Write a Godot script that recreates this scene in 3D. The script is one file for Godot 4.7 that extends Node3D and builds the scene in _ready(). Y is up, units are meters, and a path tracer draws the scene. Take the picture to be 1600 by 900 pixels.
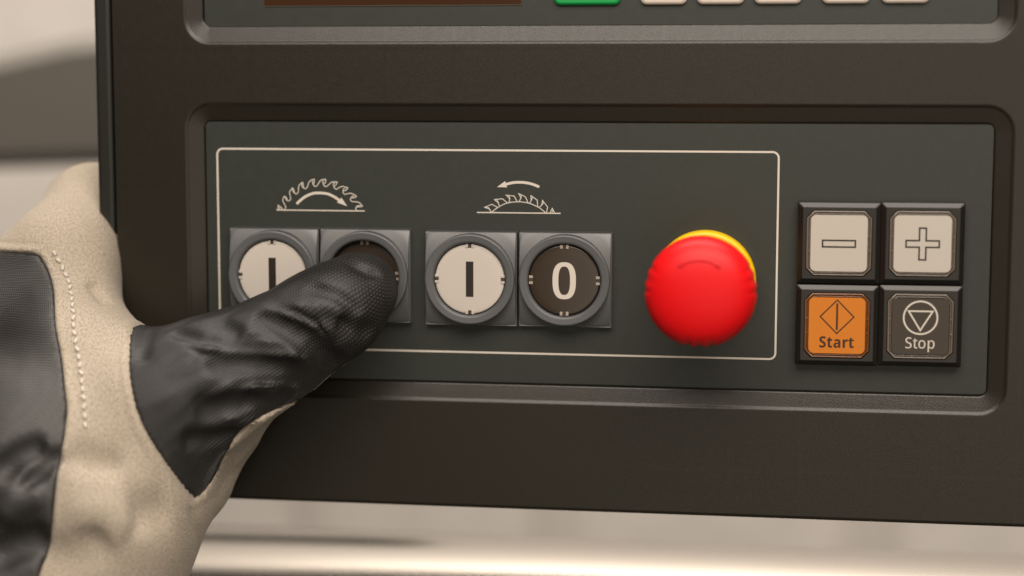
extends Node3D
# All shapes are given in millimetres in the control panel's own axes: x to the right from the
# white border line's left edge, y up from its top edge, z out of the panel towards the viewer.
const MM := 0.001
const ORIGIN := Vector3(-0.11, 1.2, 0.0)

var M := {}

# ---------------------------------------------------------------- helpers
func v3(x: float, y: float, z: float) -> Vector3:
	return Vector3(x, y, z) * MM

func srgb(r: float, g: float, b: float) -> Color:
	return Color(r, g, b).linear_to_srgb()

func new_st() -> SurfaceTool:
	var st := SurfaceTool.new()
	st.begin(Mesh.PRIMITIVE_TRIANGLES)
	return st

func obj(called: String, st: SurfaceTool, m: Material, parent: Node, at := Vector3.ZERO) -> MeshInstance3D:
	st.generate_normals()
	var o := MeshInstance3D.new()
	o.name = called
	o.mesh = st.commit()
	o.material_override = m
	o.position = at
	parent.add_child(o, true)
	return o

func node(called: String, parent: Node, at := Vector3.ZERO) -> Node3D:
	var o := Node3D.new()
	o.name = called
	o.position = at
	parent.add_child(o, true)
	return o

func tag(o: Node, label: String, category := "", group := "", kind := "") -> void:
	if label: o.set_meta("label", label)
	if category: o.set_meta("category", category)
	if group: o.set_meta("group", group)
	if kind: o.set_meta("kind", kind)

func tri(st: SurfaceTool, a: Vector3, b: Vector3, c: Vector3) -> void:
	st.add_vertex(a); st.add_vertex(b); st.add_vertex(c)

func quad(st: SurfaceTool, a: Vector3, b: Vector3, c: Vector3, d: Vector3) -> void:
	tri(st, a, b, c); tri(st, a, c, d)

# rounded rectangle, counter-clockwise seen from +z; seg = steps per corner
func rr(hw: float, hh: float, r: float, z: float, seg := 8, cx := 0.0, cy := 0.0) -> PackedVector3Array:
	var out := PackedVector3Array()
	for k in 4:
		var sx: float = [1.0, -1.0, -1.0, 1.0][k]
		var sy: float = [1.0, 1.0, -1.0, -1.0][k]
		for i in seg + 1:
			var a := (k + float(i) / seg) * PI / 2
			out.append(v3(cx + sx * (hw - r) + cos(a) * r, cy + sy * (hh - r) + sin(a) * r, z))
	return out

func ring(r: float, z: float, n := 72, cx := 0.0, cy := 0.0) -> PackedVector3Array:
	var out := PackedVector3Array()
	for i in n:
		out.append(v3(cx + cos(TAU * i / n) * r, cy + sin(TAU * i / n) * r, z))
	return out

# skin between loops; groups[i] is the smoothing group of strip i (-1 = flat)
func loft(st: SurfaceTool, loops: Array, groups: Array, cap := true) -> void:
	for k in loops.size() - 1:
		st.set_smooth_group(0xFFFFFFFF if groups[k] < 0 else groups[k])
		var a: PackedVector3Array = loops[k]
		var b: PackedVector3Array = loops[k + 1]
		for i in a.size():
			var j := (i + 1) % a.size()
			if a[i].distance_squared_to(a[j]) > 1e-16 or b[i].distance_squared_to(b[j]) > 1e-16:
				quad(st, a[i], b[i], b[j], a[j])
	if cap:
		st.set_smooth_group(0xFFFFFFFF)
		cap_loop(st, loops[-1])

func cap_loop(st: SurfaceTool, l: PackedVector3Array, up := true) -> void:
	var c := Vector3.ZERO
	for p in l: c += p
	c /= l.size()
	for i in l.size():
		var j := (i + 1) % l.size()
		if up: tri(st, c, l[j], l[i])
		else: tri(st, c, l[i], l[j])

func box(st: SurfaceTool, lo: Vector3, hi: Vector3, bevel := 0.0) -> void:
	var c := (lo + hi) / 2
	var h := (hi - lo) / 2
	if bevel <= 0.0:
		loft(st, [rr(h.x, h.y, 0.001, lo.z, 1, c.x, c.y), rr(h.x, h.y, 0.001, hi.z, 1, c.x, c.y)], [-1])
	else:
		loft(st, [rr(h.x, h.y, bevel, lo.z, 3, c.x, c.y), rr(h.x, h.y, bevel, hi.z - bevel, 3, c.x, c.y), rr(h.x - bevel * 0.3, h.y - bevel * 0.3, bevel * 0.7, hi.z - bevel * 0.3, 3, c.x, c.y), rr(h.x - bevel, h.y - bevel, 0.01, hi.z, 3, c.x, c.y)], [1, 1, 1])
	st.set_smooth_group(0xFFFFFFFF)
	cap_loop(st, rr(h.x, h.y, maxf(bevel, 0.001), lo.z, 1 if bevel <= 0.0 else 3, c.x, c.y), false)

# a printed line of a given width on the plane z
func stroke(st: SurfaceTool, p: PackedVector2Array, width: float, z: float, closed := false) -> void:
	var n := p.size()
	var l := PackedVector3Array()
	var r := PackedVector3Array()
	for i in n:
		var prev := p[(i - 1 + n) % n] if closed or i > 0 else p[0] - (p[1] - p[0])
		var next := p[(i + 1) % n] if closed or i < n - 1 else p[n - 1] + (p[n - 1] - p[n - 2])
		var d0 := (p[i] - prev).normalized()
		var d1 := (next - p[i]).normalized()
		var n0 := Vector2(-d0.y, d0.x)
		var m := (n0 + Vector2(-d1.y, d1.x))
		m = n0 if m.length() < 0.05 else m.normalized()
		var s := width / 2 / clampf(m.dot(n0), 0.5, 1.0)
		l.append(v3(p[i].x + m.x * s, p[i].y + m.y * s, z))
		r.append(v3(p[i].x - m.x * s, p[i].y - m.y * s, z))
	st.set_smooth_group(0xFFFFFFFF)
	for i in (n if closed else n - 1):
		var j := (i + 1) % n
		quad(st, r[i], l[i], l[j], r[j])

func flat_poly(st: SurfaceTool, p: PackedVector2Array, z: float) -> void:
	st.set_smooth_group(0xFFFFFFFF)
	var idx := Geometry2D.triangulate_polygon(p)
	for i in range(0, idx.size(), 3):
		var a := p[idx[i]]
		var b := p[idx[i + 1]]
		var c := p[idx[i + 2]]
		if (b - a).cross(c - a) > 0:
			var t := b
			b = c
			c = t
		tri(st, v3(a.x, a.y, z), v3(b.x, b.y, z), v3(c.x, c.y, z))

func pv(a: Array) -> PackedVector2Array:
	var out := PackedVector2Array()
	for i in range(0, a.size(), 2):
		out.append(Vector2(a[i], a[i + 1]))
	return out

# a smooth curve through the points
func curve(p: PackedVector2Array, steps := 5, closed := false) -> PackedVector2Array:
	var out := PackedVector2Array()
	var n := p.size()
	for i in (n if closed else n - 1):
		var a := p[(i - 1 + n) % n] if closed or i > 0 else p[0]
		var d := p[(i + 2) % n] if closed or i < n - 2 else p[n - 1]
		for k in steps:
			out.append(p[i].cubic_interpolate(p[(i + 1) % n], a, d, float(k) / steps))
	if not closed: out.append(p[n - 1])
	return out

# ---------------------------------------------------------------- materials
func noise_tex(size: int, freq: float, sd: int, octaves := 3, ramp: Gradient = null, kind := FastNoiseLite.TYPE_SIMPLEX_SMOOTH) -> NoiseTexture2D:
	var n := FastNoiseLite.new()
	n.noise_type = kind
	n.seed = sd
	n.frequency = freq
	n.fractal_octaves = octaves
	var t := NoiseTexture2D.new()
	t.width = size
	t.height = size
	t.seamless = true
	t.generate_mipmaps = false
	t.noise = n
	if ramp: t.color_ramp = ramp
	return t

func grad(cols: Array, offs: Array) -> Gradient:
	var g := Gradient.new()
	g.colors = PackedColorArray(cols)
	g.offsets = PackedFloat32Array(offs)
	return g

func mat(c: Color, rough: float, metal := 0.0, spec := 0.5) -> StandardMaterial3D:
	var m := StandardMaterial3D.new()
	m.albedo_color = c
	m.roughness = rough
	m.metallic = metal
	m.metallic_specular = spec
	return m

func grained(m: StandardMaterial3D, t: Texture2D, tile_mm: float, relief_mm: float) -> StandardMaterial3D:
	m.uv1_triplanar = true
	m.uv1_scale = Vector3.ONE * (1000.0 / tile_mm)
	m.heightmap_enabled = true
	m.heightmap_texture = t
	m.heightmap_scale = relief_mm * 0.1
	return m

func materials() -> void:
	var grain := noise_tex(512, 0.11, 3, 3)
	var fine := noise_tex(512, 0.2, 9, 2)
	var mottle := noise_tex(512, 0.02, 21, 5, grad([Color(0.965, 0.965, 0.965), Color(1, 1, 1)], [0.25, 0.75]))
	# faint handling marks that vary the gloss
	var wear := noise_tex(512, 0.012, 77, 6, grad([Color(0.93, 0.93, 0.93), Color(1, 1, 1)], [0.3, 0.7]))
	# moulded plastic of the housing: fine spark grain
	var h := grained(mat(srgb(0.0175, 0.0145, 0.0090), 0.35), grain, 22.0, 0.045)
	h.albedo_texture = mottle
	h.roughness_texture = wear
	h.roughness_texture_channel = BaseMaterial3D.TEXTURE_CHANNEL_RED
	M.housing = h
	M.trim = grained(mat(srgb(0.013, 0.0135, 0.010), 0.45), grain, 22.0, 0.015)
	var o := grained(mat(srgb(0.0275, 0.0315, 0.0258), 0.5), fine, 40.0, 0.008)
	o.albedo_texture = mottle
	o.roughness_texture = wear
	M.overlay = o
	M.print = mat(srgb(0.66, 0.60, 0.53), 0.6)
	M.frame_grey = grained(mat(srgb(0.125, 0.127, 0.128), 0.40, 0.25), fine, 30.0, 0.012)
	M.ring_grey = grained(mat(srgb(0.115, 0.118, 0.122), 0.45, 0.2), fine, 30.0, 0.012)
	var wl := mat(srgb(0.60, 0.545, 0.485), 0.36)
	wl.clearcoat_enabled = true
	wl.clearcoat = 0.4
	wl.clearcoat_roughness = 0.15
	M.white_lens = wl
	M.dark_lens = mat(srgb(0.042, 0.029, 0.020), 0.2)
	M.ink = mat(srgb(0.022, 0.016, 0.012), 0.4)
	M.clip_pale = mat(srgb(0.40, 0.34, 0.28), 0.3)
	M.clip_dark = mat(srgb(0.05, 0.04, 0.03), 0.4)
	M.black = grained(mat(srgb(0.011, 0.009, 0.0075), 0.3), fine, 40.0, 0.006)
	M.legend_white = mat(srgb(0.53, 0.485, 0.425), 0.4)
	M.legend_dark = mat(srgb(0.042, 0.031, 0.023), 0.35)
	M.legend_orange = mat(srgb(0.62, 0.185, 0.007), 0.4)
	M.rim_clear = mat(srgb(0.15, 0.118, 0.092), 0.14, 0.0, 0.8)
	M.rim_amber = mat(srgb(0.17, 0.052, 0.007), 0.14, 0.0, 0.8)
	M.ink_brown = mat(srgb(0.045, 0.017, 0.006), 0.5)
	M.red = grained(mat(srgb(0.80, 0.004, 0.007), 0.45, 0.0, 0.4), fine, 30.0, 0.01)
	M.red_mark = mat(srgb(0.62, 0.003, 0.006), 0.5, 0.0, 0.4)
	M.yellow = mat(srgb(0.95, 0.62, 0.0), 0.4)
	M.screen = mat(srgb(0.05, 0.022, 0.010), 0.12)
	M.green = mat(srgb(0.0, 0.30, 0.06), 0.45)
	M.key = mat(srgb(0.62, 0.54, 0.47), 0.5)
	# background
	var w := mat(srgb(0.615, 0.565, 0.515), 0.8)
	w.uv1_triplanar = true
	w.uv1_scale = Vector3.ONE * 2.0
	w.albedo_texture = mottle
	M.wall = w
	M.batten = mat(srgb(0.53, 0.485, 0.44), 0.7)
	M.beam = grained(mat(srgb(0.158, 0.145, 0.126), 0.6), grain, 120.0, 0.05)
	M.steel = grained(mat(srgb(0.46, 0.445, 0.42), 0.2, 1.0), fine, 25.0, 0.004)
	# glove
	var suede := noise_tex(512, 0.06, 31, 5)
	var hide := noise_tex(512, 0.035, 41, 5, grad([srgb(0.30, 0.25, 0.195), srgb(0.43, 0.367, 0.292), srgb(0.485, 0.42, 0.34)], [0.3, 0.5, 0.72]))
	var le := grained(mat(Color.WHITE, 0.85, 0.0, 0.3), suede, 15.0, 0.14)
	le.albedo_texture = hide
	le.rim_enabled = true
	le.rim = 0.25
	le.rim_tint = 0.6
	M.leather = le
	# knitted stretch cloth: staggered loops, one tile = 2 x 2 stitches
	var wimg := Image.create(64, 64, false, Image.FORMAT_RGB8)
	var himg := Image.create(64, 64, false, Image.FORMAT_RGB8)
	for y in 64:
		for x in 64:
			var u := fmod(x / 32.0 + (0.5 if y >= 32 else 0.0), 1.0) - 0.5
			var v := fmod(y / 32.0, 1.0) - 0.5
			var d := Vector2(u * 1.05, v * 1.35).length()
			var k := smoothstep(0.50, 0.16, d)
			var c := 0.22 + 0.78 * k
			wimg.set_pixel(x, y, Color(c, c, c))
			himg.set_pixel(x, y, Color(k, k, k))
	var wt := ImageTexture.create_from_image(wimg)
	var ht := ImageTexture.create_from_image(himg)
	var kn := mat(srgb(0.034, 0.030, 0.027), 0.58, 0.0, 0.62)
	kn.albedo_texture = wt
	kn.heightmap_enabled = true
	kn.heightmap_texture = ht
	kn.heightmap_scale = 0.011
	M.knit = kn
	var bk := mat(srgb(0.060, 0.054, 0.047), 0.55, 0.0, 0.62)
	bk.albedo_texture = wt
	bk.uv1_triplanar = true
	bk.uv1_scale = Vector3.ONE * (1000.0 / 1.4)
	bk.heightmap_enabled = true
	bk.heightmap_texture = ht
	bk.heightmap_scale = 0.008
	bk.rim_enabled = true
	bk.rim = 0.08
	M.back_cloth = bk
	M.thread = mat(srgb(0.58, 0.53, 0.46), 0.7)

# ---------------------------------------------------------------- control panel
const FRONT := 2.0      # housing front above the overlay sheets

func recess_loops(x0: float, y0: float, x1: float, y1: float, rad: float, w: float) -> Array:
	# from the front face, over a rounded lip, down a shallow 5.5 mm bevel, to the gap round the sheet
	var prof := [[0.75, 2.0], [0.5, 1.975], [0.25, 1.89], [0.0, 1.76], [-0.25, 1.605], [-0.45, 1.49], [-0.68, 1.415], [-w + 0.5, 0.25], [-w + 0.25, 0.14], [-w + 0.08, -0.04], [-w, -0.22], [-w, -1.2]]
	var out := []
	for q in prof:
		out.append(rr((x1 - x0) / 2 + q[0], (y1 - y0) / 2 + q[0], rad + q[0], q[1], 14, (x0 + x1) / 2, (y0 + y1) / 2))
	return out

func loop2d(l: PackedVector3Array) -> PackedVector2Array:
	var out := PackedVector2Array()
	for p in l: out.append(Vector2(p.x, p.y) / MM)
	return out

func build_housing(panel: Node3D) -> void:
	var st := new_st()
	var lower := recess_loops(-9.4, -80.1, 250.0, 14.3, 8.0, 5.35)
	var upper := recess_loops(-9.2, 33.95, 249.7, 104.0, 8.0, 5.35)
	for loops in [lower, upper]:
		loft(st, loops, [1, 1, 1, 1, 1, 1, 3, 2, 2, 2, 2], false)
		st.set_smooth_group(0xFFFFFFFF)
		cap_loop(st, loops[-1])
	# the front face round both recesses, cut into four simple pieces
	var x0 := -33.6
	var x1 := 285.0
	var y0 := -114.0
	var y1 := 125.0
	var mid := 120.0
	var ymid := 24.0
	for band in [[y0, ymid, lower[0]], [ymid, y1, upper[0]]]:
		for side in [[x0, mid], [mid, x1]]:
			var piece := pv([side[0], band[0], side[1], band[0], side[1], band[1], side[0], band[1]])
			for p in Geometry2D.clip_polygons(piece, loop2d(band[2])):
				if not Geometry2D.is_polygon_clockwise(p):
					flat_poly(st, p, FRONT)
	# rounded lower and left edges and the outer walls of the front cover
	var edge := []
	for q in [[1.4, -6.0], [1.4, 0.2], [1.32, 0.75], [1.05, 1.3], [0.7, 1.68], [0.3, 1.92], [0.0, 2.0]]:
		edge.append(PackedVector3Array([v3(x1 + q[0], y0 - q[0], q[1]), v3(x1 + q[0], y1 + q[0], q[1]), v3(x0 - q[0] * 0.4, y1 + q[0], q[1]), v3(x0 - q[0] * 0.4, y0 - q[0], q[1])]))
	loft(st, edge, [1, 1, 1, 1, 1, 1], false)
	var f := obj("front_cover", st, M.housing, panel)
	tag(f, "")
	st = new_st()
	box(st, Vector3(-38.6, -113.6, -42.0), Vector3(285.6, 124.5, -6.0), 1.5)
	obj("rear_shell", st, M.housing, panel)
	st = new_st()
	var tl := []
	for q in [[0.0, -6.1], [0.0, 0.2], [0.25, 0.8], [0.8, 1.1], [1.4, 1.2]]:
		tl.append(rr(2.75 - q[0], 120.0 - q[0] * 0.5, 0.3, q[1], 3, -37.6, 5.0))
	loft(st, tl, [1, 1, 1, 1])
	obj("side_trim", st, M.trim, panel)

func build_sheets(panel: Node3D) -> void:
	var st := new_st()
	var cx := 120.36
	loft(st, [rr(124.1, 41.46, 1.7, -0.9, 8, cx, -32.75), rr(124.1, 41.46, 1.7, -0.06, 8, cx, -32.75), rr(124.04, 41.4, 1.64, 0.0, 8, cx, -32.75)], [1, 1])
	var sheet := obj("lower_sheet", st, M.overlay, panel)
	st = new_st()
	stroke(st, loop2d(rr(90.0, 32.35, 1.9, 0, 8, 90.0, -32.35)), 0.60, 0.04, true)
	obj("border_line", st, M.print, sheet)
	# first saw: teeth that look along the clockwise arrow
	st = new_st()
	var w := 0.27
	stroke(st, pv([20.08, -19.5, 20.16, -18.11, 21.36, -19.03, 21.57, -19.5]), w, 0.04)
	stroke(st, pv([20.3, -18.84, 20.93, -19.35]), w, 0.045)
	var first := [[22.32, -19.5, 22.71, -18.71, 22.13, -17.57, 21.61, -16.54, 22.16, -15.09, 23.11, -15.91, 22.95, -16.53, 23.85, -16.73]]
	first.append([23.85, -16.73, 24.39, -16.1, 24.09, -14.66, 23.93, -13.83, 25.01, -12.38, 25.59, -13.61, 25.41, -14.02, 26.22, -14.47])
	first.append([26.22, -14.47, 26.9, -13.91, 26.99, -11.94, 27.32, -11.43, 28.39, -10.55, 28.69, -12.13, 28.37, -12.34, 29.21, -12.75])
	first.append([29.21, -12.75, 29.85, -12.33, 30.4, -10.68, 30.94, -10.05, 32.26, -9.53, 32.16, -10.87, 31.77, -11.28, 32.51, -12.06])
	first.append([32.51, -12.06, 33.25, -11.58, 34.12, -10.13, 34.76, -9.77, 36.13, -9.56, 35.8, -10.94, 35.16, -11.05, 35.37, -11.66, 36.11, -12.03])
	first.append([36.11, -12.03, 37.06, -11.34, 37.92, -10.45, 39.92, -10.43, 39.17, -11.63, 38.58, -11.63, 38.85, -12.45, 39.48, -12.86])
	first.append([39.48, -12.86, 40.65, -12.07, 41.7, -11.81, 43.38, -12.31, 42.53, -13.2, 41.69, -13.25, 41.68, -13.97, 42.31, -14.42])
	first.append([42.31, -14.42, 44.0, -14.01, 44.84, -14.21, 46.2, -14.95, 45.25, -15.52, 44.2, -15.49, 44.09, -16.21, 44.61, -16.72])
	first.append([44.61, -16.72, 46.5, -16.8, 47.13, -17.1, 48.17, -18.22, 46.7, -18.38, 45.96, -18.45, 45.75, -19.07, 46.16, -19.6])
	for t in first:
		stroke(st, rounded(pv(t), 0.28), w, 0.04)
	for t in [[22.16, -15.19, 22.6, -15.6, 22.95, -16.53], [24.92, -12.69, 25.05, -13.5, 25.41, -14.02], [28.07, -10.94, 28.05, -11.8, 28.37, -12.34], [31.79, -9.94, 31.6, -10.7, 31.77, -11.28], [35.35, -9.91, 34.95, -10.5, 35.16, -11.05], [39.08, -10.56, 38.5, -11.0, 38.58, -11.63], [42.44, -12.32, 41.8, -12.7, 41.69, -13.25], [45.36, -14.86, 44.7, -15.0, 44.41, -15.45], [47.44, -17.92, 46.5, -18.0, 45.96, -18.39]]:
		stroke(st, pv(t), w * 0.9, 0.05)
	stroke(st, pv([19.54, -19.68, 48.79, -19.68]), 0.36, 0.055)
	obj("saw_symbol", st, M.print, sheet)
	st = new_st()
	stroke(st, curve(pv([26.28, -17.63, 28.75, -15.54, 31.53, -14.27, 34.07, -14.04, 36.82, -14.37, 39.13, -15.44, 40.39, -16.35])), 0.82, 0.04)
	flat_poly(st, pv([43.01, -18.22, 39.65, -17.02, 40.4, -16.3, 41.14, -15.48]), 0.045)
	obj("rotation_arrow", st, M.print, sheet)
	# second saw: scoring blade with separate teeth on its rim
	st = new_st()
	for t in [[89.85, -19.59, 89.42, -18.64, 87.72, -18.09, 90.14, -17.11, 91.97, -18.04], [92.51, -17.52, 92.2, -16.61, 90.91, -15.57, 93.51, -15.3, 95.05, -16.58], [95.63, -16.42, 95.92, -15.33, 94.66, -14.11, 97.26, -14.42, 98.22, -16.07], [98.9, -16.12, 99.47, -15.01, 98.7, -13.59, 100.91, -14.62, 101.68, -16.45], [102.26, -16.6, 102.73, -15.83, 102.63, -14.18, 104.65, -15.62, 104.85, -17.81], [105.38, -17.84, 106.09, -17.22, 106.33, -15.66, 108.0, -17.81, 107.59, -19.58], [108.77, -19.57, 109.48, -18.17, 110.21, -19.55]]:
		stroke(st, pv(t), w, 0.04)
	for t in [[87.72, -18.09, 88.78, -17.98, 89.42, -18.64], [90.91, -15.57, 91.87, -15.66, 92.2, -16.61], [94.66, -14.11, 95.63, -14.38, 95.92, -15.33], [98.7, -13.59, 99.57, -14.15, 99.47, -15.01], [102.63, -14.18, 103.21, -14.59, 102.73, -15.83], [106.33, -15.66, 106.66, -16.46, 106.09, -17.22], [109.48, -18.17, 109.73, -18.89, 109.35, -19.47]]:
		stroke(st, pv(t), w * 0.9, 0.05)
	stroke(st, curve(pv([90.04, -19.59, 91.97, -18.14, 93.9, -17.07, 95.82, -16.48, 98.7, -16.2, 101.58, -16.51, 103.5, -17.16, 105.42, -18.09, 107.24, -19.49])), w, 0.045)
	stroke(st, pv([85.3, -19.74, 112.12, -19.74]), 0.36, 0.055)
	obj("saw_symbol", st, M.print, sheet)
	st = new_st()
	stroke(st, curve(pv([94.6, -10.72, 96.78, -10.19, 98.89, -10.04, 101.0, -10.15, 103.11, -10.61, 105.31, -11.44])), 0.82, 0.04)
	flat_poly(st, pv([91.78, -11.62, 95.01, -11.67, 94.7, -10.7, 94.37, -9.7]), 0.045)
	obj("rotation_arrow", st, M.print, sheet)
	# upper sheet with the display and its keys
	st = new_st()
	loft(st, [rr(123.9, 29.9, 1.7, -0.9, 8, 120.5, 69.05), rr(123.9, 29.9, 1.7, -0.06, 8, 120.5, 69.05), rr(123.84, 29.84, 1.64, 0.0, 8, 120.5, 69.05)], [1, 1])
	obj("upper_sheet", st, M.overlay, panel)
	st = new_st()
	loft(st, [rr(41.8, 22.0, 0.3, 0.0, 2, 58.0, 67.3), rr(41.8, 22.0, 0.3, 0.22, 2, 58.0, 67.3), rr(41.5, 21.7, 0.2, 0.22, 2, 58.0, 67.3), rr(41.45, 21.65, 0.2, 0.06, 2, 58.0, 67.3)], [-1, -1, -1], false)
	var scr := node("display_screen", panel)
	obj("screen_frame", st, M.clip_dark, scr)
	st = new_st()
	cap_loop(st, rr(41.5, 21.7, 0.2, 0.08, 2, 58.0, 67.3))
	obj("glass", st, M.screen, scr)
	var row := [[120.3, 10.4, M.green], [144.0, 7.2, M.key], [161.45, 7.3, M.key], [178.9, 7.25, M.key], [199.4, 7.25, M.key], [217.1, 7.2, M.key]]
	for k in row:
		st = new_st()
		var cy := 45.25 + 7.25
		loft(st, [rr(k[1], 7.25, 2.0, 0.0, 6, k[0], cy), rr(k[1], 7.25, 2.0, 0.9, 6, k[0], cy), rr(k[1] - 0.25, 7.0, 1.8, 1.3, 6, k[0], cy), rr(k[1] - 0.8, 6.45, 1.5, 1.5, 6, k[0], cy)], [1, 1, 1])
		var key := obj("key", st, k[2], panel)
		if k[2] == M.green: tag(key, "wide green key beside the display, left of the white keys")

func rounded(p: PackedVector2Array, k: float) -> PackedVector2Array:
	var out := PackedVector2Array([p[0]])
	for i in range(1, p.size() - 1):
		var a := p[i].lerp(p[i - 1], minf(k, 0.3 / maxf(p[i].distance_to(p[i - 1]), 0.01)))
		var b := p[i].lerp(p[i + 1], minf(k, 0.3 / maxf(p[i].distance_to(p[i + 1]), 0.01)))
		out.append(a)
		out.append((a + b) * 0.25 + p[i] * 0.5)
		out.append(b)
	out.append(p[-1])
	return out

# lifts a loop onto the frame's curved face: highest along its level middle line
func barrel(l: PackedVector3Array, dz: float) -> PackedVector3Array:
	for i in l.size():
		var y := l[i].y / MM
		l[i].z = maxf(0.0, 5.1 - 0.0115 * y * y + dz) * MM
	return l

func round_button(panel: Node3D, x: float, y: float, dark: bool, symbol: String, pressed: float, label: String) -> void:
	var b := node("push_button", panel, v3(x, y, 0))
	tag(b, label)
	var st := new_st()
	# square frame whose face swells up to the ring
	var loops := []
	for q in [[0.0, 0.0, 9.9], [0.0, 0.3, 0.0], [0.06, 0.1, 0.0], [0.2, 0.0, 0.0], [0.4, -0.02, 0.0]]:
		loops.append(barrel(rr(14.75 - q[0], 15.05 - q[0], 0.35 + q[0], 0.0, 14), q[1] - 0.3 if q[2] == 0.0 else -99.0))
	for k in [0.25, 0.5, 0.75, 1.0]:
		var e: float = k
		loops.append(barrel(rr(lerpf(14.35, 14.38, e), lerpf(14.65, 14.4, e), lerpf(0.75, 14.3, e), 0.0, 14), 0.0))
	loft(st, loops, [-1, 1, 1, 1, 2, 2, 2, 2], false)
	obj("frame", st, M.frame_grey, b)
	st = new_st()
	loft(st, [ring(14.38, 4.0), ring(14.38, 6.0), ring(14.3, 6.28), ring(14.1, 6.44), ring(13.85, 6.5), ring(12.3, 6.36), ring(11.95, 6.28), ring(11.7, 6.1), ring(11.52, 5.82), ring(11.45, 5.45), ring(11.4, 2.0)], [1, 1, 1, 1, 3, 2, 2, 2, 2, 2], false)
	obj("ring", st, M.ring_grey, b)
	st = new_st()
	var z := 5.2 - pressed
	loft(st, [ring(11.15, 1.0), ring(11.15, z - 0.5), ring(11.05, z - 0.2), ring(10.85, z - 0.05), ring(10.5, z), ring(9.0, z + 0.05), ring(6.0, z + 0.1), ring(3.0, z + 0.12), ring(0.01, z + 0.13)], [1, 1, 1, 1, 1, 1, 1, 1], false)
	obj("lens", st, M.dark_lens if dark else M.white_lens, b)
	st = new_st()
	cap_loop(st, ring(11.6, 2.2))
	obj("well", st, M.clip_dark, b)
	for k in 4:
		var a := k * PI / 2
		st = new_st()
		for s in [-1.0, 1.0]:
			box(st, Vector3(9.95, s * 0.95 - 0.42, z - 0.5), Vector3(11.2, s * 0.95 + 0.42, z + 0.22), 0.1)
		var c := obj("clip", st, M.clip_pale if dark else M.legend_white, b)
		c.rotation.z = a
		st = new_st()
		box(st, Vector3(9.95, -0.5, z - 0.5), Vector3(11.3, 0.5, z + 0.12), 0.05)
		c = obj("clip_slot", st, M.clip_dark, b)
		c.rotation.z = a
	st = new_st()
	if symbol == "I":
		loft(st, [rr(1.2, 5.6, 0.05, z + 0.05, 2), rr(1.2, 5.6, 0.05, z + 0.2, 2)], [-1])
		obj("line_symbol", st, M.ink, b)
	else:
		var outer := PackedVector2Array()
		var inner := PackedVector2Array()
		for i in 64:
			var c := cos(TAU * i / 64.0)
			var s := sin(TAU * i / 64.0)
			var q := Vector2(signf(c) * pow(absf(c), 0.78), signf(s) * pow(absf(s), 0.78))
			outer.append(Vector2(q.x * 3.7, q.y * 5.85 - 0.1))
			inner.append(Vector2(q.x * 1.85, q.y * 4.5 - 0.1))
		st.set_smooth_group(0xFFFFFFFF)
		for i in 64:
			var j := (i + 1) % 64
			quad(st, v3(outer[i].x, outer[i].y, z + 0.19), v3(inner[i].x, inner[i].y, z + 0.19), v3(inner[j].x, inner[j].y, z + 0.19), v3(outer[j].x, outer[j].y, z + 0.19))
		obj("zero_symbol", st, M.print, b)

func emergency_stop(panel: Node3D, x: float, y: float) -> void:
	var b := node("emergency_stop_button", panel, v3(x, y, 0))
	tag(b, "red mushroom emergency stop button on a yellow collar")
	var st := new_st()
	loft(st, [ring(15.95, 0.0), ring(15.95, 5.2), ring(15.8, 5.8), ring(15.3, 6.2), ring(14.6, 6.3), ring(11.8, 6.6), ring(11.5, 8.0), ring(11.2, 17.0)], [1, 1, 1, 1, 2, 2, 2], true)
	obj("collar", st, M.yellow, b)
	st = new_st()
	var prof := [[10.4, 17.0], [10.8, 20.5], [12.6, 23.6], [14.9, 26.0], [16.2, 28.2], [16.62, 30.4], [16.55, 32.4], [16.1, 34.4], [15.2, 36.2], [13.8, 37.6], [11.8, 38.7], [9.0, 39.6], [5.5, 40.2], [2.5, 40.45], [0.02, 40.5]]
	var loops := []
	var n := 192
	for q in prof:
		var l := PackedVector3Array()
		for i in n:
			var a := TAU * i / n
			var near := 9.0
			var near_to := 0.0
			for g0 in [1.5 * PI, deg_to_rad(166.0), deg_to_rad(14.0)]:
				if absf(angle_difference(a, g0)) < near: # three groups of grip notches
					near = absf(angle_difference(a, g0))
					near_to = g0
			var grip := (1.0 if near_to > 4.0 else 0.45) * smoothstep(0.28, 0.24, near) * (0.5 + 0.5 * cos((a - near_to) * 27.0)) * smoothstep(13.0, 16.2, q[0])
			l.append(v3(cos(a) * (q[0] - 0.75 * grip), sin(a) * (q[0] - 0.75 * grip), q[1]))
		loops.append(l)
	var g := []
	for i in prof.size() - 1: g.append(1)
	loft(st, loops, g, false)
	obj("head", st, M.red, b)
	# moulded release arrow on the upper half of the cap
	st = new_st()
	var rails := []
	for i in 25:
		var a := deg_to_rad(52.0 + 76.0 * i / 24.0)
		var w := 0.55 if i > 3 and i < 21 else (0.95 if i == 3 or i == 2 or i == 21 or i == 22 else 0.75)
		var l := []
		for e in [-1.0, -0.6, 0.0, 0.6, 1.0]:
			var r: float = 10.2 + e * w
			l.append(v3(cos(a) * r, sin(a) * r, dome(prof, r) + 0.02 + 0.30 * (1.0 - e * e)))
		rails.append(l)
	st.set_smooth_group(1)
	for i in 24:
		for k in 4:
			quad(st, rails[i][k], rails[i + 1][k], rails[i + 1][k + 1], rails[i][k + 1])
	obj("release_arrow", st, M.red_mark, b)

func dome(prof: Array, r: float) -> float:
	for i in range(6, prof.size() - 1):
		if r <= prof[i][0] and r >= prof[i + 1][0]:
			return lerpf(prof[i][1], prof[i + 1][1], (prof[i][0] - r) / (prof[i][0] - prof[i + 1][0]))
	return 40.0

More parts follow.
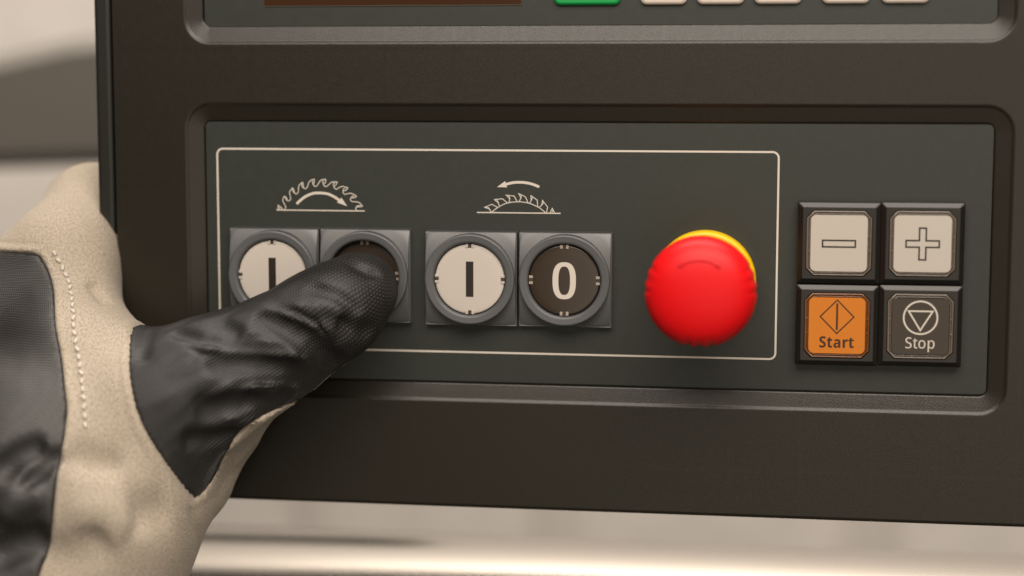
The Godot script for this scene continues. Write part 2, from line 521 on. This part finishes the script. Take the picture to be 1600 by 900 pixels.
func text(parent: Node, words: String, weight: int, x: float, base_y: float, z: float, em: float, width: float, m: Material) -> void:
	var font := SystemFont.new()
	font.font_names = PackedStringArray(["Droid Sans"])
	font.font_weight = weight
	var t := TextMesh.new()
	t.font = font
	t.text = words
	t.font_size = 96
	t.pixel_size = 0.01
	t.depth = 0.01
	t.curve_step = 0.5
	t.vertical_alignment = VERTICAL_ALIGNMENT_BOTTOM
	var box_ := t.get_aabb()
	var o := MeshInstance3D.new()
	o.name = "lettering"
	o.mesh = t
	o.material_override = m
	var sy := em * MM / 0.96
	var s := width * MM / maxf(box_.size.x, 1e-6)
	o.scale = Vector3(s, sy, sy)
	var low := box_.position.y * sy
	if words == "Stop": low += 0.24 * em * MM
	o.position = Vector3(x * MM - (box_.position.x + box_.size.x / 2) * s, base_y * MM - low, z * MM)
	parent.add_child(o, true)

func square_button(panel: Node3D, x: float, y: float, kind: String, label: String) -> void:
	var b := node("square_button", panel, v3(x, y + 0.12, -1.2))
	tag(b, label)
	var st := new_st()
	var H := 12.52
	loft(st, [rr(H, H, 0.25, 1.2, 1), rr(H, H, 0.25, 4.65, 1), rr(H - 0.12, H - 0.12, 0.25, 4.78, 1), rr(11.1, 11.1, 0.25, 5.46, 1), rr(10.95, 10.95, 0.25, 5.5, 1), rr(10.05, 10.2, 2.3, 5.5, 1), rr(10.0, 10.15, 2.3, 5.3, 1), rr(10.0, 10.15, 2.3, 3.4, 1)], [-1, -1, -1, -1, -1, -1, -1])
	obj("bezel", st, M.black, b)
	var rim: Material = M.rim_amber if kind == "start" else M.rim_clear
	# well under the lens
	st = new_st()
	cap_loop(st, rr(10.02, 10.17, 2.3, 3.0, 1))
	obj("well", st, M.clip_dark, b)
	# clear lens: an octagonal ring with a stepped edge, closed all round
	st = new_st()
	var sec := []
	for q in [[9.85, 3.3], [9.85, 5.55], [9.8, 5.72], [9.68, 5.84], [9.52, 5.88], [9.4, 5.82], [9.33, 5.68], [9.3, 5.25], [9.08, 5.2], [9.04, 5.65], [9.0, 5.8], [8.92, 5.88], [8.82, 5.9], [8.76, 5.8], [8.74, 3.3]]:
		sec.append(rr(q[0], q[0] + 0.15, 1.75 + (q[0] - 8.74) * 0.45, q[1], 1))
	loft(st, sec, [-1, 1, 1, 1, 1, 1, 1, -1, 2, 2, 2, 2, 2, -1], false)
	obj("lens_rim", st, rim, b)
	for k in 4:
		st = new_st()
		for s in [-1.0, 1.0]:
			box(st, Vector3(8.95, s * 2.25 - 0.2, 5.2), Vector3(9.45, s * 2.25 + 0.2, 5.95), 0.12)
		var c := obj("rim_clip", st, rim, b)
		c.rotation.z = k * PI / 2
	st = new_st()
	loft(st, [rr(8.62, 8.7, 1.6, 3.4, 3), rr(8.62, 8.7, 1.6, 6.0, 3), rr(8.54, 8.62, 1.55, 6.1, 3)], [-1, -1])
	var face := {"minus": M.legend_white, "plus": M.legend_white, "start": M.legend_orange, "stop": M.legend_dark}
	obj("legend_plate", st, face[kind], b)
	st = new_st()
	var z := 6.14
	if kind == "minus":
		stroke(st, pv([-4.95, 0.93, 4.95, 0.93, 4.95, -1.07, -4.95, -1.07]), 0.5, z, true)
		obj("minus_symbol", st, M.ink, b)
	elif kind == "plus":
		stroke(st, pv([-1.0, 4.85, 1.0, 4.85, 1.0, 1.0, 4.95, 1.0, 4.95, -1.0, 1.0, -1.0, 1.0, -4.85, -1.0, -4.85, -1.0, -1.0, -4.95, -1.0, -4.95, 1.0, -1.0, 1.0]), 0.5, z, true)
		obj("plus_symbol", st, M.ink, b)
	elif kind == "start":
		stroke(st, pv([0.0, 8.0, 5.1, 2.8, 0.0, -2.4, -5.1, 2.8]), 0.40, z, true)
		stroke(st, pv([0.0, 6.95, 0.0, -1.3]), 0.6, z + 0.01)
		obj("start_symbol", st, M.ink_brown, b)
		text(b, "Start", 700, 0.0, -6.85, z, 4.85, 10.5, M.ink_brown)
	else:
		var c := PackedVector2Array()
		for i in 48: c.append(Vector2(cos(TAU * i / 48) * 5.05, sin(TAU * i / 48) * 5.05 + 2.75))
		stroke(st, c, 0.52, z, true)
		stroke(st, pv([-3.6, 4.75, 3.6, 4.75, 0.0, -1.15]), 0.5, z + 0.01, true)
		obj("stop_symbol", st, M.print, b)
		text(b, "Stop", 400, 0.0, -6.7, z, 4.6, 8.75, M.print)

# ---------------------------------------------------------------- the gloved hand, as a distance field
# joints: x, y, z, radius
const JOINTS := {
	"t0": [51.6, -42.7, 17, 10.6], "t1": [44.3, -49.2, 22, 12.8], "t2": [28.6, -59.3, 27, 13.8], "t3": [9.0, -70.6, 31, 15.8], "t4": [-8.2, -79.6, 33.0, 18.5],
	"k0": [-39.0, -67.7, 26.0, 16.0], "k1": [-52.4, -37.5, 3.0, 14.5], "k2": [-51.6, -22.0, -22.0, 13.2], "k3": [-49.5, -24.0, -52.0, 10.0], "k4": [-24.0, -26.0, -55.0, 9.5],
	"m0": [-70.3, -56.4, 8.0, 18.0], "m1": [-79.2, -83.6, 24.0, 22.0], "f1": [-60.0, -52.0, -25.0, 11.0], "f2": [-50.0, -50.0, -54.0, 10.0], "f3": [-24.0, -51.0, -55.0, 9.5],
	"p0": [7.1, -86.5, 20, 8.0], "p1": [-4.8, -103.6, 22, 11.0],
	"g1": [-64.0, -74.0, -18.0, 11.0], "g2": [-50.0, -72.0, -53.0, 9.5], "g3": [-25.0, -73.0, -54.0, 9.0],
	"w0": [-22.9, -111.0, 42, 24], "w1": [-27.7, -160.0, 55, 25], "v0": [-47.5, -96.5, 38.0, 28.0], "v1": [-49.1, -160.1, 58.0, 30.0],
}
const BONES := ["t0 t1", "t1 t2", "t2 t3", "t3 t4", "t4 k0", "t4 w0", "k0 k1", "k1 k2", "k2 k3", "k3 k4", "k1 m0", "m0 m1", "k0 v0", "v0 w0", "w0 w1", "v0 v1", "m1 v0", "t4 v0", "k0 m0", "p0 p1", "p1 w0", "t3 p0", "m0 f1", "f1 f2", "f2 f3", "m1 g1", "g1 g2", "g2 g3"]
const BLEND := 3.75

var ca: Array[Vector3] = []
var cab: Array[Vector3] = []
var cl: Array[float] = []
var cr: Array[float] = []
var cd: Array[float] = []
var act := PackedInt32Array()
var folds := []
var thumb_cut := PackedVector2Array()
var back_cut := PackedVector2Array()
var lumps := FastNoiseLite.new()
var creases := FastNoiseLite.new()
var thumb_dir := Vector3.RIGHT
var thumb_side := Vector3.UP
var thumb_up := Vector3.BACK

func hand_setup() -> void:
	for b in BONES:
		var k: PackedStringArray = b.split(" ")
		var p: Array = JOINTS[k[0]]
		var q: Array = JOINTS[k[1]]
		var a := Vector3(p[0], p[1], p[2])
		var e := Vector3(q[0], q[1], q[2])
		ca.append(a); cab.append(e - a); cl.append(1.0 / (e - a).length_squared()); cr.append(p[3]); cd.append(q[3] - p[3])
	creases.seed = 14
	creases.frequency = 0.055
	creases.fractal_octaves = 2
	thumb_dir = (THUMB_AXIS[1] - THUMB_AXIS[0]).normalized()
	thumb_up = (Vector3(0, 0, 1) - thumb_dir * thumb_dir.z).normalized()
	thumb_side = thumb_dir.cross(thumb_up)
	lumps.seed = 5
	lumps.frequency = 0.045
	lumps.fractal_octaves = 3
	# pattern pieces of the glove (outline in x, y)
	thumb_cut = curve(pv([-17.5, -54.0, -14.2, -59.3, -12.5, -63.4, -10.5, -68.6, -8.3, -74.8, -6.1, -79.8, -3.1, -85.6, 0.4, -91.9, 3.5, -98.1]), 3)
	thumb_cut.append_array(pv([6.3, -104.6]))
	thumb_cut.append_array(curve(pv([8.2, -100.7, 10.9, -95.2, 14.4, -90.1, 19.1, -83.9, 25.8, -79.4, 33.0, -76.6, 41.0, -74.6]), 2))
	thumb_cut.append_array(pv([54.0, -75.0, 85.0, -75.0, 85.0, -10.0, 30.0, -20.0, 0.0, -35.0, -14.0, -44.0]))
	back_cut = curve(pv([-61.9, -33.0, -57.0, -33.0, -52.8, -33.4, -50.2, -35.9, -46.8, -40.8, -42.2, -48.2, -36.7, -58.7, -31.9, -69.0, -29.0, -75.8, -28.2, -81.9, -28.3, -86.2, -28.7, -93.3, -28.9, -102.4, -29.7, -109.9, -32.5, -121.1, -35.4, -133.5]), 3)
	back_cut.append_array(pv([-40.0, -200.0, -140.0, -200.0, -140.0, -35.0]))
	# folds of the cloth: points on the surface, width, depth (negative = a ridge)
	# thumb: long creases that run down from the knuckle to the underside
	fold([-3.0, -54.8, 40.6, 0.5, -54.6, 42.6, 8.4, -56.0, 45.7, 19.8, -57.7, 45.7, 31.7, -58.6, 43.8, 37.0, -60.5, 41.0], 1.6, 1.8)
	fold([22.5, -49.2, 40.1, 28.5, -50.6, 41.3, 34.6, -52.8, 41.9, 41.1, -56.8, 40.1, 45.5, -63.4, 33.4, 45.5, -64.5, 26.0], 2.7, 3.6)
	fold([11.5, -51.0, 40.3, 14.5, -52.0, 41.6, 17.4, -53.6, 42.9, 20.4, -56.0, 44.2], 2.1, 1.5)
	fold([10.0, -62.2, 49.6, 16.4, -62.3, 48.8, 25.7, -63.0, 45.6, 34.6, -65.5, 41.9, 40.6, -69.0, 34.2, 41.5, -70.0, 27.0], 3.0, 4.2)
	fold([8.0, -78.0, 52.5, 12.1, -76.6, 51.8, 20.2, -75.2, 47.6, 29.9, -74.6, 39.8, 35.7, -73.3, 34.9], 2.9, 3.8)
	fold([4.0, -86.5, 53.0, 7.3, -85.9, 51.9, 14.6, -85.4, 46.5, 21.2, -83.6, 41.4], 2.4, 2.2)
	fold([36.5, -40.7, 34.1, 41.0, -41.0, 35.3, 47.7, -42.9, 35.9, 52.7, -46.5, 34.7, 54.8, -50.0, 33.0], 1.7, 1.4)
	fold([48.2, -50.2, 37.0, 51.2, -51.4, 36.0, 54.4, -53.6, 33.2, 57.8, -55.8, 26.0], 2.4, 2.2)
	fold([45.3, -32.0, 19.3, 48.0, -33.0, 24.0, 51.8, -34.8, 26.4, 55.9, -36.8, 26.3, 60.2, -38.2, 23.0], 1.4, 1.1)
	fold([-12.0, -54.0, 33.0, -11.4, -55.0, 37.8, -10.2, -57.4, 43.9, -9.6, -60.6, 48.3, -10.0, -63.0, 50.0], 2.0, 1.9)
	# tight creases at the joint
	fold([14.0, -55.0, 44.0, 20.0, -55.4, 45.0, 27.0, -55.0, 43.5, 34.0, -55.4, 42.0], 0.9, 0.9)
	fold([30.0, -46.6, 39.0, 36.0, -47.6, 39.6, 42.0, -50.8, 38.8, 47.5, -57.0, 34.0], 1.0, 1.1)
	fold([32.0, -62.0, 42.5, 37.0, -63.0, 40.0, 42.0, -66.5, 33.5], 1.0, 1.0)
	fold([18.0, -69.0, 48.4, 25.0, -68.4, 45.0, 33.0, -69.0, 39.0, 39.0, -71.5, 30.0], 1.1, 1.2)
	fold([14.0, -81.8, 49.2, 21.0, -80.0, 44.6, 28.5, -77.8, 38.6], 1.0, 0.9)
	fold([36.5, -44.5, 37.0, 43.5, -46.0, 37.4, 49.0, -50.0, 35.6, 52.5, -55.5, 31.0], 0.9, 0.8)
	fold([3.0, -57.8, 46.0, 10.0, -60.0, 48.4, 18.0, -60.4, 47.5], 0.9, 0.7)
	# the ridges between them
	fold([2.6, -56.5, 45.0, 12.6, -58.6, 47.0, 25.6, -60.2, 45.3, 34.8, -60.8, 42.6, 42.4, -64.9, 36.0], 2.0, -1.3)
	fold([30.2, -47.9, 39.9, 39.0, -45.6, 38.6, 47.3, -46.6, 36.8, 53.8, -50.4, 33.6], 2.2, -1.0)
	fold([21.8, -69.6, 47.2, 27.8, -70.1, 44.2, 37.2, -70.4, 36.5], 2.2, -1.2)
	fold([14.4, -80.5, 49.7, 20.4, -79.9, 45.4, 26.4, -78.8, 40.3], 2.2, -1.1)
	fold([22.7, -46.6, 37.8, 30.4, -48.2, 40.2, 38.2, -50.2, 40.2, 47.4, -54.1, 37.5], 1.7, -0.9)
	# back of the hand above the cuff
	fold([-46.7, -95.1, 72.0, -39.5, -88.2, 69.9, -31.9, -85.2, 66.7], 2.6, 3.6)
	fold([-40.0, -99.8, 71.6, -32.1, -91.5, 68.8, -27.8, -87.3, 65.5], 1.9, 2.8)
	fold([-46.0, -107.0, 74.5, -40.0, -102.0, 73.0, -30.0, -98.5, 70.5], 3.0, -2.0)
	fold([-50.0, -119.5, 76.0, -38.6, -113.9, 73.7, -29.3, -111.7, 72.2], 3.4, 4.0)
	# wrist and palm leather
	fold([-34.1, -116.5, 72.9, -23.4, -117.2, 72.4, -10.7, -110.8, 69.5], 5.0, 2.6)
	fold([-27.8, -87.4, 65.8, -19.8, -90.5, 64.9, -9.1, -92.2, 62.0], 3.6, 1.3)
	fold([-9.6, -105.5, 66.9, -2.4, -105.4, 62.3, 2.8, -104.5, 57.2], 5.0, 2.4)
	fold([-26.0, -104.0, 70.5, -14.0, -105.0, 69.0, -6.0, -111.0, 66.0], 4.5, -1.2)
	fold([-35.7, -41.6, 21.9, -32.2, -45.3, 24.6, -27.6, -48.9, 27.8], 2.0, 1.4)
	fold([6.3, -105.8, 51.2, 7.4, -112.5, 47.6, 7.0, -119.9, 42.1, 4.8, -127.2, 37.7], 1.4, 1.3)

func fold(p: Array, w: float, depth: float) -> void:
	var q: Array[Vector3] = []
	var c := Vector3.ZERO
	for i in range(0, p.size(), 3):
		q.append(Vector3(p[i], p[i + 1], p[i + 2]))
		c += q[-1]
	c /= q.size()
	var r := 0.0
	for v in q: r = maxf(r, v.distance_to(c))
	folds.append([q, c, r + w * 3.2, w * 1.2, depth * 1.4])

func capsule(i: int, p: Vector3) -> float:
	var pa := p - ca[i]
	var t := clampf(pa.dot(cab[i]) * cl[i], 0.0, 1.0)
	return (pa - cab[i] * t).length() - (cr[i] + cd[i] * t)

func bare_hand(p: Vector3) -> float:
	var s := 0.0
	for i in act:
		s += exp(-capsule(i, p) / BLEND)
	return -BLEND * log(maxf(s, 1e-30))

func folded(p: Vector3) -> float:
	var d := bare_hand(p)
	if absf(d) < 9.0:
		for f in folds:
			var c: Vector3 = f[1]
			if p.distance_squared_to(c) < f[2] * f[2]:
				var q: Array[Vector3] = f[0]
				var best := 1e9
				var along := 0.0
				var n := q.size() - 1
				for i in n:
					var ab := q[i + 1] - q[i]
					var t := clampf((p - q[i]).dot(ab) / ab.length_squared(), 0.0, 1.0)
					var e := p.distance_squared_to(q[i] + ab * t)
					if e < best:
						best = e
						along = (i + t) / n
				var fade := smoothstep(-0.02, 0.3, along) * smoothstep(1.02, 0.78, along)
				d += f[4] * fade * exp(-best / (f[3] * f[3]))
		d += 0.35 * lumps.get_noise_3d(p.x, p.y, p.z)
		if p.x > -14.0:
			# small drawn-out creases along the thumb, dying out at the taut tip
			var q: Vector3 = p - THUMB_AXIS[0]
			var al := q.dot(thumb_dir)
			var across := q.dot(thumb_side)
			var ws := smoothstep(-26.0, -8.0, al) * smoothstep(46.0, 34.0, al)
			if ws > 0.0:
				d += ws * 0.55 * (0.45 - absf(creases.get_noise_3d(al * 0.5 + across * 0.35, across * 1.3, q.dot(thumb_up) * 1.3)) * 2.2)
	return d

func poly_distance(poly: PackedVector2Array, p: Vector2) -> float:
	var best := 1e9
	var inside := false
	var b := poly[poly.size() - 1]
	for a in poly:
		var ab := a - b
		var pb := p - b
		var t := clampf(pb.dot(ab) / ab.length_squared(), 0.0, 1.0)
		best = minf(best, (pb - ab * t).length_squared())
		if (a.y > p.y) != (b.y > p.y) and p.x < (b.x - a.x) * (p.y - a.y) / (b.y - a.y) + a.x:
			inside = not inside
		b = a
	return -sqrt(best) if inside else sqrt(best)

const THUMB_AXIS := [Vector3(9.0, -70.6, 31), Vector3(51.6, -42.7, 17)]

func thumb_region(p: Vector3) -> float:
	if p.x < -30.0: return 20.0
	var best := 1e9
	var side := 0.0
	for i in 4:
		var t := clampf((p - ca[i]).dot(cab[i]) * cl[i], 0.0, 1.0)
		var off := p - (ca[i] + cab[i] * t)
		var d := off.length_squared()
		if d < best:
			best = d
			side = off.dot(Vector3(-0.1, 0.36, 0.93))
	return maxf(poly_distance(thumb_cut, Vector2(p.x, p.y)), -(side + 9.0))

func back_region(p: Vector3) -> float:
	if p.x > -15.0: return 20.0
	return maxf(poly_distance(back_cut, Vector2(p.x, p.y)), -(p.z + 6.0))

# kind 0: leather, 1: cloth over the thumb, 2: cloth over the back of the hand
func field(p: Vector3, kind: int) -> float:
	var d := folded(p)
	if absf(d) > 7.0: return d
	if kind == 0:
		var s := minf(thumb_region(p), back_region(p))
		var hem := 0.35 * exp(-pow((s - 3.2) / 0.55, 2.0))
		return d - lerpf(-2.8, 0.75, smoothstep(-1.6, 1.2, s)) + hem
	var r := thumb_region(p) if kind == 1 else back_region(p)
	return maxf(maxf(d - 0.15, r - 0.25), -(d + 4.6))

# surface nets over the cells close to the skin
func net(lo: Vector3, hi: Vector3, h: float, kind: int, base: Vector3) -> ArrayMesh:
	var nx := int((hi.x - lo.x) / h) + 2
	var ny := int((hi.y - lo.y) / h) + 2
	var nz := int((hi.z - lo.z) / h) + 2
	var val := PackedFloat32Array()
	val.resize(nx * ny * nz)
	val.fill(1e9)
	var vid := PackedInt32Array()
	vid.resize(nx * ny * nz)
	vid.fill(-1)
	var B := 6
	var half := h * B * 0.5 * 1.7321
	var all := PackedInt32Array(range(ca.size()))
	var verts := PackedVector3Array()
	var cells := PackedInt32Array()
	var offs := PackedInt32Array([0, 1, nx, nx + 1, nx * ny, nx * ny + 1, nx * ny + nx, nx * ny + nx + 1])
	for bz in range(0, nz - 1, B):
		for by in range(0, ny - 1, B):
			for bx in range(0, nx - 1, B):
				var c := lo + Vector3(bx + B * 0.5, by + B * 0.5, bz + B * 0.5) * h
				var near := 1e9
				var ds := []
				for i in all:
					var d := capsule(i, c)
					ds.append(d)
					near = minf(near, d)
				if near > half + 9.0 or near < -half - 9.0: continue
				act = PackedInt32Array()
				for i in all:
					if ds[i] < near + 2 * half + 14.0: act.append(i)
				if absf(bare_hand(c)) > half + 6.0: continue
				var ex := mini(bx + B, nx - 1)
				var ey := mini(by + B, ny - 1)
				var ez := mini(bz + B, nz - 1)
				for z in range(bz, ez + 1):
					for y in range(by, ey + 1):
						for x in range(bx, ex + 1):
							var id := (z * ny + y) * nx + x
							if val[id] > 1e8: val[id] = field(lo + Vector3(x, y, z) * h, kind)
				for z in range(bz, ez):
					for y in range(by, ey):
						for x in range(bx, ex):
							var id := (z * ny + y) * nx + x
							var m := 0
							for k in 8:
								if val[id + offs[k]] < 0.0: m |= 1 << k
							if m == 0 or m == 255: continue
							var sum := Vector3.ZERO
							var cnt := 0
							for k in 8:
								for bit in [1, 2, 4]:
									if k & bit: continue
									var k2: int = k | bit
									if ((m >> k) & 1) == ((m >> k2) & 1): continue
									var a := val[id + offs[k]]
									var b := val[id + offs[k2]]
									var t := a / (a - b)
									var pa := Vector3(k & 1, (k >> 1) & 1, (k >> 2) & 1)
									var pb := Vector3(k2 & 1, (k2 >> 1) & 1, (k2 >> 2) & 1)
									sum += pa.lerp(pb, t)
									cnt += 1
							vid[id] = verts.size()
							verts.append(lo + (Vector3(x, y, z) + sum / cnt) * h)
							cells.append(id)
	var idx := PackedInt32Array()
	var step := [1, nx, nx * ny]
	for id in cells:
		for ax in 3:
			var e: int = step[ax]
			var u: int = step[(ax + 1) % 3]
			var w: int = step[(ax + 2) % 3]
			# the grid edge that starts at this cell's far corner in u and w belongs to four cells
			var p0 := id + u + w
			if p0 + e >= val.size(): continue
			var s0 := val[p0]
			var s1 := val[p0 + e]
			if s0 > 1e8 or s1 > 1e8 or (s0 < 0.0) == (s1 < 0.0): continue
			if id + u + w >= vid.size(): continue
			var q0 := vid[id]
			var q1 := vid[id + u]
			var q2 := vid[id + u + w]
			var q3 := vid[id + w]
			if q0 < 0 or q1 < 0 or q2 < 0 or q3 < 0: continue
			if s0 < 0.0: idx.append_array(PackedInt32Array([q0, q2, q1, q0, q3, q2]))
			else: idx.append_array(PackedInt32Array([q0, q1, q2, q0, q2, q3]))
	var nor := PackedVector3Array()
	nor.resize(verts.size())
	for i in range(0, idx.size(), 3):
		var f := (verts[idx[i + 2]] - verts[idx[i]]).cross(verts[idx[i + 1]] - verts[idx[i]])
		for k in 3: nor[idx[i + k]] += f
	var uv := PackedVector2Array()
	uv.resize(verts.size())
	var axis: Vector3 = (THUMB_AXIS[1] - THUMB_AXIS[0]).normalized()
	var up := Vector3(0, 0, 1)
	up = (up - axis * up.dot(axis)).normalized()
	var sidev := axis.cross(up)
	var place := PackedVector3Array()
	place.resize(verts.size())
	for i in verts.size():
		nor[i] = nor[i].normalized()
		var r: Vector3 = verts[i] - THUMB_AXIS[0]
		var al := r.dot(axis)
		uv[i] = Vector2(al - 0.006 * (al - 50.0) * (al - 50.0), atan2(r.dot(sidev), r.dot(up)) * lerpf(24.0, 13.0, clampf(al / 50.0, -0.3, 1.0))) / 2.2
		place[i] = (verts[i] - base) * MM
	var arr := []
	arr.resize(Mesh.ARRAY_MAX)
	arr[Mesh.ARRAY_VERTEX] = place
	arr[Mesh.ARRAY_NORMAL] = nor
	arr[Mesh.ARRAY_TEX_UV] = uv
	arr[Mesh.ARRAY_INDEX] = idx
	var mesh := ArrayMesh.new()
	mesh.add_surface_from_arrays(Mesh.PRIMITIVE_TRIANGLES, arr)
	return mesh

func gloved_hand() -> void:
	hand_setup()
	var base := Vector3(-35.0, -158.0, 56.0)
	var g := node("gloved_hand", self, ORIGIN + base * MM)
	tag(g, "hand in a beige leather and black cloth work glove, thumb pressing the second round button", "gloved hand")
	var parts := [
		["leather", Vector3(-104, -194, -70), Vector3(68, -2, 92), 1.0, 0, M.leather, "tan suede leather body of the work glove"],
		["thumb_cloth", Vector3(-24, -110, -2), Vector3(70, -26, 66), 0.75, 1, M.knit, "black knitted cloth over the thumb, creased"],
		["back_cloth", Vector3(-104, -194, -12), Vector3(-22, -28, 92), 1.15, 2, M.back_cloth, "black cloth over the back of the hand"],
	]
	var leather: MeshInstance3D
	for p in parts:
		var o := MeshInstance3D.new()
		o.name = p[0]
		o.mesh = net(p[1], p[2], p[3], p[4], base)
		o.material_override = p[5]
		tag(o, p[6])
		g.add_child(o, true)
		if p[4] == 0: leather = o
	# the seam of pale thread knots along the index finger's side
	act = PackedInt32Array(range(ca.size()))
	var way := [Vector3(-47.9, -32.0, 21.2), Vector3(-45.4, -35.5, 22.6), Vector3(-43.2, -38.4, 24.0), Vector3(-40.5, -42.2, 26.8), Vector3(-37.4, -46.5, 32.6), Vector3(-34.6, -50.7, 38.3), Vector3(-32.7, -55.1, 42.7), Vector3(-30.1, -60.4, 46.5), Vector3(-27.5, -65.7, 50.5), Vector3(-25.4, -70.8, 54.7), Vector3(-23.6, -76.0, 58.1), Vector3(-22.4, -82.0, 61.0)]
	var knot := CapsuleMesh.new()
	knot.radius = 0.62 * MM
	knot.height = 2.1 * MM
	knot.radial_segments = 8
	knot.rings = 3
	var crv := Curve3D.new()
	for w in way: crv.add_point(w)
	var l := crv.get_baked_length()
	var n := int(l / 2.9)
	for i in n:
		var p := crv.sample_baked(l * (i + 0.5) / n)
		var t := (crv.sample_baked(l * (i + 0.9) / n) - crv.sample_baked(l * (i + 0.1) / n)).normalized()
		var gr := Vector3.ZERO
		for k in 4:
			var d := field(p, 0)
			gr = Vector3(field(p + Vector3(0.6, 0, 0), 0) - d, field(p + Vector3(0, 0.6, 0), 0) - d, field(p + Vector3(0, 0, 0.6), 0) - d).normalized()
			p -= gr * d
		t = (t - gr * t.dot(gr)).normalized()
		t = t.rotated(gr, 0.5 * sin(i * 2.3))
		var s := MeshInstance3D.new()
		s.name = "stitch"
		s.mesh = knot
		s.material_override = M.thread
		s.transform = Transform3D(Basis(t.cross(gr), t, t.cross(gr).cross(t)), (p + gr * 0.1 - base) * MM)
		leather.add_child(s, true)

# ---------------------------------------------------------------- what stands behind
func background() -> void:
	var st := new_st()
	box(st, Vector3(-1400, -1190, -60), Vector3(1400, 1300, 0))
	var wall := obj("wall", st, M.wall, self, ORIGIN + v3(0, 0, -800))
	tag(wall, "pale beige wall far behind the control panel", "", "", "structure")
	for x in [-178.0, 12.0, 254.0]:
		st = new_st()
		box(st, Vector3(x - 13, -1190, 0.5), Vector3(x + 13, -150, 8), 2.0)
		obj("batten", st, M.batten, wall)
	# grey machine arm
	st = new_st()
	var p := [[-420.0, -10.0], [-245.0, 34.0], [-188.0, 46.0], [-60.0, 60.0], [-60.0, -16.0], [-190.0, -22.0], [-420.0, -30.0]]
	var loops := []
	for q in [[8.0, -60.0], [0.0, -52.0], [0.0, 52.0], [8.0, 60.0]]:
		var l := PackedVector3Array()
		for i in range(p.size() - 1, -1, -1):
			var sy := -1.0 if i < 4 else 1.0
			l.append(v3(p[i][0], p[i][1] + sy * q[0], q[1]))
		loops.append(l)
	loft(st, loops, [-1, -1, -1])
	cap_loop(st, loops[0], false)
	var arm := obj("machine_arm", st, M.beam, self, ORIGIN + v3(0, 0, -400))
	tag(arm, "blurred grey machine arm in the background left of the control panel", "machine arm")
	# steel tube below the panel
	st = new_st()
	var R := 60.0
	var cy := -141.5 - R
	var tl := []
	for x in [-120.0, -119.0, 420.0, 421.0]:
		var l := PackedVector3Array()
		var rad := R - (0.8 if x == -120.0 or x == 421.0 else 0.0)
		for i in 96:
			l.append(v3(x, sin(TAU * i / 96.0) * rad, cos(TAU * i / 96.0) * rad))
		tl.append(l)
	loft(st, tl, [1, 1, 1])
	cap_loop(st, tl[0], false)
	var tube := obj("steel_tube", st, M.steel, self, ORIGIN + v3(0, cy, -60))
	tag(tube, "polished steel tube running level below the control panel", "steel tube")

func _ready() -> void:
	# camera: level, slightly above and to the right of the panel's middle
	var cam := Camera3D.new()
	cam.name = "camera"
	cam.position = ORIGIN + v3(180.5, 19.77, 560.44)
	cam.rotation = Vector3(-0.111607, 0.148575, 0.000958)
	var at := CameraAttributesPhysical.new()
	at.frustum_focal_length = 74.55
	at.frustum_focus_distance = 0.560
	at.frustum_near = 0.02
	at.frustum_far = 20.0
	at.exposure_aperture = 4.2
	cam.attributes = at
	cam.fov = 18.2888
	cam.near = 0.02
	cam.far = 20.0
	add_child(cam)
	cam.current = true
	# light: a large soft lamp above and in front, a second one over the wall, dim warm room
	var env := Environment.new()
	env.background_mode = Environment.BG_COLOR
	env.background_color = srgb(0.060, 0.054, 0.046)
	env.tonemap_mode = Environment.TONE_MAPPER_LINEAR
	env.tonemap_exposure = 1.0
	env.sdfgi_enabled = true
	env.ssao_enabled = true
	env.ssil_enabled = true
	var we := WorldEnvironment.new()
	we.environment = env
	add_child(we)
	soft_lamp(Vector3(0.14, 1.2 + 0.61, 0.65), Vector3(0.02, 1.16, 0.0), Vector2(1.05, 0.54), 1.30, Color(1.0, 0.952, 0.90))
	soft_lamp(Vector3(0.0, 1.2 + 1.80, -0.35), Vector3(0.0, 2.58, -1.29), Vector2(1.8, 0.50), 17.0, Color(1.0, 0.963, 0.92))
	soft_lamp(Vector3(0.46, 1.2 - 0.21, 1.30), Vector3(0.46, 1.2 - 0.21, 0.0), Vector2(1.25, 0.68), 0.30, Color(1.0, 0.94, 0.85))
	materials()
	background()
	var panel := node("control_panel", self, ORIGIN)
	tag(panel, "dark machine control panel with round and square push buttons and red emergency stop", "control panel")
	build_housing(panel)
	build_sheets(panel)
	round_button(panel, 19.4, -40.3, false, "I", 0.0, "white round button half hidden behind the gloved thumb")
	round_button(panel, 49.5, -40.2, true, "0", 1.5, "dark round button pressed by the gloved thumb")
	round_button(panel, 83.85, -40.55, false, "I", 0.0, "white round button marked with a bar, fully in view")
	round_button(panel, 114.0, -40.45, true, "0", 0.0, "dark round button marked 0")
	emergency_stop(panel, 157.8, -40.3)
	square_button(panel, 198.7, -27.8, "minus", "white square button with a minus sign")
	square_button(panel, 223.8, -27.6, "plus", "white square button with a plus sign")
	square_button(panel, 198.6, -53.25, "start", "orange square Start button")
	square_button(panel, 223.75, -53.0, "stop", "dark square Stop button")
	gloved_hand()

func soft_lamp(from: Vector3, to: Vector3, size: Vector2, energy: float, color: Color) -> void:
	var l := AreaLight3D.new()
	l.name = "soft_lamp"
	l.area_size = size
	l.light_energy = energy
	l.light_color = color
	l.shadow_enabled = true
	add_child(l, true)
	l.look_at_from_position(from, to, Vector3.UP if absf((to - from).normalized().y) < 0.95 else Vector3.BACK)
